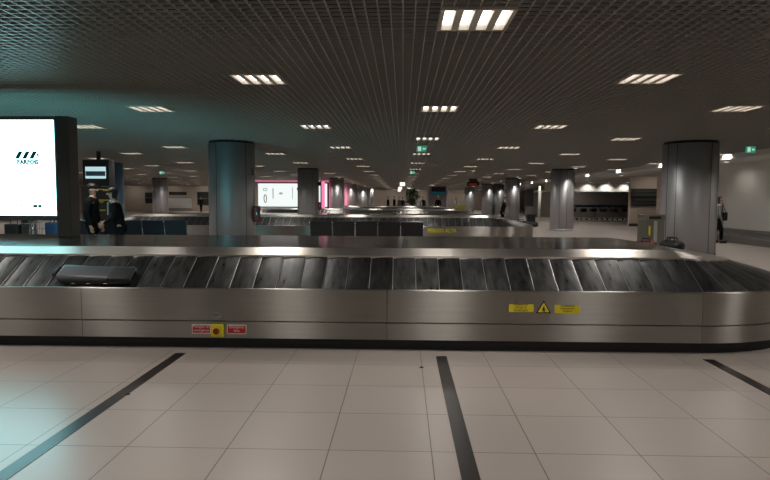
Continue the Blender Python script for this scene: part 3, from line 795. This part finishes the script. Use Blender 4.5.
far = [(-1.35, 44.6, 1.72, CLOTHK, 'dark far-off figure, leftmost of the distant row behind the carousels'), (-.80, 45.2, 1.75, CLOTHK, 'dark far-off figure, second of the distant row'),
       (-.35, 44.8, 1.70, DENIM, 'bluish far-off figure, third of the distant row'), (-.05, 45.6, 1.66, CLOTHK, 'shorter far-off figure left of the green plant'),
       (1.45, 45.0, 1.76, CLOTHW, 'pale far-off figure right of the green plant'), (1.85, 45.6, 1.72, CLOTHK, 'dark far-off figure, rightmost of the distant row')]
for i, (x, y, h, m, lb) in enumerate(far):
    person(x, y + 9, random.uniform(-2, 2), h, lb, m, CLOTHK, detail=False)
person(5.2, 31.0, 1.3, 1.60, 'dark figure bending beside the spotlit column', CLOTHK, CLOTHK, lean=.3, detail=False)
person(3.0, 50.5, .5, 1.74, 'dark haired far-off figure beside the grey lift block', CLOTHK, CLOTHK, detail=False)
person(4.5, 50.5, -.8, 1.62, 'far-off figure in a pale top right of the grey lift block', CLOTHW, CLOTHK, detail=False)
person(-22.6 + .5, 64, .8, 1.7, 'dark far-off figure standing before the white poster', CLOTHK, CLOTHK, detail=False)

# ------------------------------------------------------------------ far background things
o = thing('potted_plant', 'tall green potted plant among the distant people', 'plant', (.80, 52.4, 0))
mk('pot', cyl(B(), 0, 0, 0, .55, .28, 20, .38), mat('pot_green', (.10, .14, .05), .6), o)
mk('stem', cyl(B(), 0, 0, .5, 1.6, .05, 8), mat('bark', (.08, .05, .03), .8), o)
bm = B()
for i in range(420):
    a, b_, rr = random.uniform(0, 2 * PI), random.uniform(-1, 1), random.uniform(.4, 1)
    c = Vector((math.cos(a) * .62 * rr * math.sqrt(1 - b_ * b_), math.sin(a) * .62 * rr * math.sqrt(1 - b_ * b_), 1.75 + b_ * .75))
    d = Vector((random.uniform(-1, 1), random.uniform(-1, 1), random.uniform(-.6, .8))).normalized(); sd = d.cross(Vector((0, 0, 1))).normalized() * .075
    q = [c, c + d * .15 + sd, c + d * .36, c + d * .15 - sd]
    bm.faces.new([bm.verts.new(v) for v in q])
mk('foliage', bm, GREEN, o)
o = thing('lift_block', 'grey lift block with a black and teal display, far beyond the carousels', 'lift block', (3.50, 60, 0))
mk('body', bx(-.98, .98, 0, 1.6, 0, 2.85), mat('lift_grey', (.19, .165, .175), .6), o)
mk('display', bx(-.62, .78, -.04, 0, 2.28, 2.75), BLACK, o); mk('teal_band', bx(-.62, .78, -.05, 0, 1.98, 2.28), lightmat('teal_glow', (.01, .07, .08), .5), o)
mk('corner_post', bx(-1.06, -.90, -.08, .1, 0, 2.85), COLST, o); mk('corner_post', bx(.90, 1.06, -.08, .1, 0, 2.85), COLST, o)

# lit advertising wall on the left
o = thing('lit_advertising_panel', 'wide backlit white advertising panel with faint sketches, far behind the left column', 'advertising panel', (-8.45, 45, 0))
PW = 2.65
s = mk('lit_panel', bx(-PW, PW, 0, .1, .90, 2.66), lightmat('ad_white', (.93, 1.0, .98), 1.1), o)
mk('frame', box(box(bx(-PW - .12, PW + .28, -.04, .2, .74, .88), -PW - .12, PW + .28, -.04, .2, 2.67, 2.74), PW + .02, PW + .28, -.04, .2, 0, 2.74), DARK, o)
SK = mat('sketch_line', (.25, .36, .33), .6)
def arcs(bm, cx, cz, rx, rz_, a0, a1, w, n=14):
    for i in range(n):
        t0 = a0 + (a1 - a0) * i / n; t1 = a0 + (a1 - a0) * (i + 1) / n
        p = Vector((cx + rx * math.cos(t0), -.01, cz + rz_ * math.sin(t0))); q = Vector((cx + rx * math.cos(t1), -.01, cz + rz_ * math.sin(t1))); tube(bm, p, q, w, 5)
bm = B()
arcs(bm, 1.1, 2.25, .75, .22, 0, 2 * PI, .045); arcs(bm, 1.1, 1.85, .5, .45, PI, 2 * PI, .03); arcs(bm, 1.25, 1.6, .2, .12, 0, 2 * PI, .04); arcs(bm, 1.2, 1.15, .25, .03, 0, 2 * PI, .03)
mk('sketch', bm, SK, s)
bm = B(); tube(bm, (.0, -.01, 1.5), (0, -.01, 2.4), .018); tube(bm, (-1.5, -.01, 1.5), (-1.5, -.01, 2.3), .03); arcs(bm, -.9, 1.9, .12, .05, 0, 2 * PI, .03); arcs(bm, -2.1, 1.5, .1, .3, 0, 2 * PI, .035); arcs(bm, -2.1, 2.2, .15, .1, 0, 2 * PI, .02)
mk('sketch', bm, mat('sketch_tan', (.45, .42, .3), .6), s)
o = thing('pink_light_band', 'pink glowing band running above the lit white panel', 'light band', (-8.4, 45.0, 2.76))
mk('light_strip', bx(-3.2, 3.1, 0, .08, 0, .15), lightmat('pink_light', (.95, .28, .42), .55), o)
o = thing('pink_fill_panel', 'slim added pink totem at the edge of the lit white panel', 'illuminator', (-5.75, 41.6, 0))  # glowing panel added to throw pink onto the nearest column's left side
mk('casing', bx(-.08, .0, 0, 1.6, 0, 2.8), DARK, o)
mk('glow_panel', bx(.0, .02, .03, 1.57, .1, 2.75), lightmat('pink_glow', (1.0, .16, .32), 1.7), o)
o = thing('pink_fill_panel', 'second added pink totem, between the pink-lit columns', 'illuminator', (-6.1, 54, 0))  # another glowing panel, added to tint the farther columns pink
mk('casing', bx(-.08, .0, 0, 2.2, 0, 2.8), DARK, o)
mk('glow_panel', bx(.0, .02, .03, 2.17, .1, 2.75), lightmat('pink_glow_far', (1.0, .3, .4), 3), o)
o = thing('shop_shelf', 'low pale shop shelf with dark goods under the lit white panel', 'shelf', (-8.7, 43.4, 0))
mk('shelf_unit', bx(-2.6, 2.6, 0, .6, 0, .62), mat('shelf_white', (.5, .46, .42), .5), o); mk('dark_goods', bx(-2.4, .9, .1, .5, .62, .78, bev=.03), DARK, o); mk('pale_goods', bx(1.0, 2.4, .1, .5, .62, .75, bev=.03), WHT, o)

# left rear wall boards and poster
def board(x0, x1, y, z0, z1, label, m=BLACK, lines=0, name='information_board', cat='board', lc=None, group=None):
    o = thing(name, label, cat, ((x0 + x1) / 2, y, z0), 0, group); w2 = (x1 - x0) / 2
    mk('panel', bx(-w2, w2, -.06, 0, 0, z1 - z0), m, o)
    mk('frame', box(bx(-w2 - .03, w2 + .03, -.07, 0, -.04, 0), -w2 - .03, w2 + .03, -.07, 0, z1 - z0, z1 - z0 + .04), DARK, o)
    if lines:
        bm = B()
        for k in range(lines):
            zz = (z1 - z0) * (k + .5) / lines; box(bm, -w2 * .85, w2 * .8, -.064, -.06, zz - .015, zz + .015)
        mk('text_line', bm, lc or mat('board_text', (.12, .12, .10), .6), o)
    return o
board(-24.6, -20.8, 70.0, 1.55, 2.25, 'upper dark flight board on the far left wall', lines=3)
board(-24.6, -20.8, 70.0, .75, 1.42, 'lower dark flight board on the far left wall', lines=3)
board(-30.9, -29.5, 70.0, 1.65, 2.15, 'upper small black board far left of the dark grey column')
board(-30.9, -29.5, 70.0, .95, 1.5, 'lower small black board far left of the dark grey column')
board(-28.1, -25.3, 70.0, .3, 1.55, 'white poster wall panel with a dark figure before it', WHT, name='poster', cat='poster')
board(-28.0, -25.9, 70.0, 1.95, 2.25, 'long black sign above the white poster panel', name='sign', cat='sign')
# boards on the right rear wall
board(12.95, 14.75, 33.98, 1.70, 2.10, 'upper dark flight board on the right rear wall', DARK, 2, lc=mat('bt', (.10, .10, .08), .6))
board(12.95, 14.75, 33.98, 1.22, 1.60, 'lower dark flight board on the right rear wall', DARK, 2)
tag(mk('red_sign', bx(11.98, 12.02, 27.45, 27.85, 1.75, 2.0), RED), 'small red sign on the beige end of the right wall', 'sign')
tag(mk('call_point', bx(11.96, 12.02, 27.55, 27.75, 1.0, 1.15, bev=.01), mat('cp', (.2, .02, .02), .5)), 'small red call point lower on the beige wall end', 'call point')
# row of stored trolleys
for i in range(8):
    x = 12.0 + i * .76; y = 44.3
    w_ = ['first', 'second', 'third', 'fourth', 'fifth', 'sixth', 'seventh', 'eighth', 'ninth', 'tenth', 'eleventh', 'twelfth'][i]
    if i == 0:
        t0 = thing('luggage_trolley', '', 'luggage trolley', (x, y, 0), math.radians(25))
        bm = B()
        for a, b_ in (((-.25, 0, .1), (-.25, .1, 1.0)), ((.25, 0, .1), (.25, .1, 1.0)), ((-.25, 0, .12), (-.25, .9, .12)), ((.25, 0, .12), (.25, .9, .12)), ((-.25, .05, .6), (.25, .05, .6)), ((-.25, .9, .12), (.25, .9, .12))): tube(bm, a, b_, .022, 6)
        mk('frame', bm, mat('trolley_metal', (.25, .26, .26), .4, .6), t0)
        mk('handle', tube(B(), (-.28, .1, 1.02), (.28, .1, 1.02), .05, 8), BLUEP, t0)
        mk('basket', bx(-.22, .22, .08, .34, .62, .86), mat('trolley_dark', (.05, .055, .06), .5), t0)
        for px_, py_ in ((-.25, .05), (.25, .05), (0, .85)): mk('wheel', tube(B(), (px_ - .02, py_, .07), (px_ + .02, py_, .07), .07, 10), BLACK, t0)
        o = t0
    else:
        o = copytree(t0); o.location = (x, y, 0); o.rotation_euler.z = math.radians(25 + random.uniform(-5, 5))
    tag(o, 'blue-handled luggage trolley, %s from the left in the stored row' % w_, 'luggage trolley', 'blue-handled trolleys in the far recess')
o = thing('barrier_rail', 'long dark blue rail above the stored trolleys', 'rail', (14.6, 45.3, 0)); mk('rail', bx(-2.8, 2.8, -.03, .03, .95, 1.12), BLUEP, o)
for q in (-2.7, 0, 2.7): mk('post', bx(q - .03, q + .03, -.03, .03, 0, .95), DARK, o)
# kiosk beyond the lone column
o = thing('shop_kiosk', 'white kiosk with a dark glazed front between the two right columns', 'kiosk', (13.6, 55, 0))
mk('side_wall', bx(-1.15, -.35, 0, .2, 0, 2.05), WHITE, o); mk('glazed_front', bx(-.35, 1.8, .05, .2, .35, 2.0), mat('dark_glass', (.05, .06, .06), .15), o); mk('ledge', bx(-1.15, 1.8, -.1, 1.6, 2.03, 2.12), WHITE, o); mk('lower_wall', bx(-.35, 1.8, 0, .2, 0, .35), BEIGE, o)
mk('side_sign', bx(-.85, -.7, -.02, 0, 1.1, 1.35), DARK, o)
o = thing('caution_cone', 'yellow folding caution marker on top of the white kiosk', 'caution marker', (13.1, 55.2, 2.12)); mk('marker', poly(B(), [(-.28, 0), (.22, 0), (.06, .65), (-.02, .65)], 0, .2), YEL, o); mk('foot', bx(-.3, .24, -.05, .25, 0, .03), YEL, o)
o = thing('equipment_box', 'black box next to the yellow marker on top of the kiosk', 'box', (13.75, 55.2, 2.12)); mk('case', bx(-.3, .3, 0, .4, 0, .55, bev=.03), BLACK, o); mk('handle', bx(-.1, .1, .15, .2, .55, .6), DARK, o)
bin_(7.93, 36.8, .48, .4, .60, 'low black bin with a pale lid beyond the second carousel', BLACK)
o = thing('display_stand', 'tall dark display screen standing beyond the spotlit column', 'display', (10.6, 50, 0)); mk('screen', bx(-.35, .35, 0, .12, .95, 2.35), DARK, o); mk('stand', bx(-.3, .3, 0, .12, 0, .95), mat('stand_grey', (.16, .15, .14), .6), o)
o = thing('marker_post', 'slim white post beside the tall dark display', 'post', (10.2, 44.5, 0)); mk('pole', cyl(B(), 0, 0, 0, 2.2, .12, 16), WHITE, o); mk('post_lamp', cyl(B(), 0, 0, 2.2, 2.5, .07, 12), DL, o)
for i, (x, y, L, r, lb) in enumerate(((6.6, 33.2, .9, .18, 'dark holdall lying on the floor beside the right end of the third carousel'), (7.1, 32.6, .6, .16, 'smaller dark bag on the floor next to the holdall'))):
    duffel(x, y, 0, L, r, BAGK, lb, .1 * i)
o = thing('yellow_trolley', 'yellow crate standing on the far side of the second carousel', 'crate', (3.05, 33.0 - .0, .945)); 
bpy.data.objects.remove(o)
o = thing('crate', 'low yellow crate on top of the third carousel', 'crate', (3.9 - .6, 34.0, ZC)); mk('crate_body', bx(-.35, .35, -.2, .2, 0, .2, bev=.02), mat('crate_yellow', (.35, .32, .06), .6), o); mk('rim', bx(-.37, .37, -.22, .22, .2, .225), mat('crate_rim', (.3, .28, .05), .6), o)
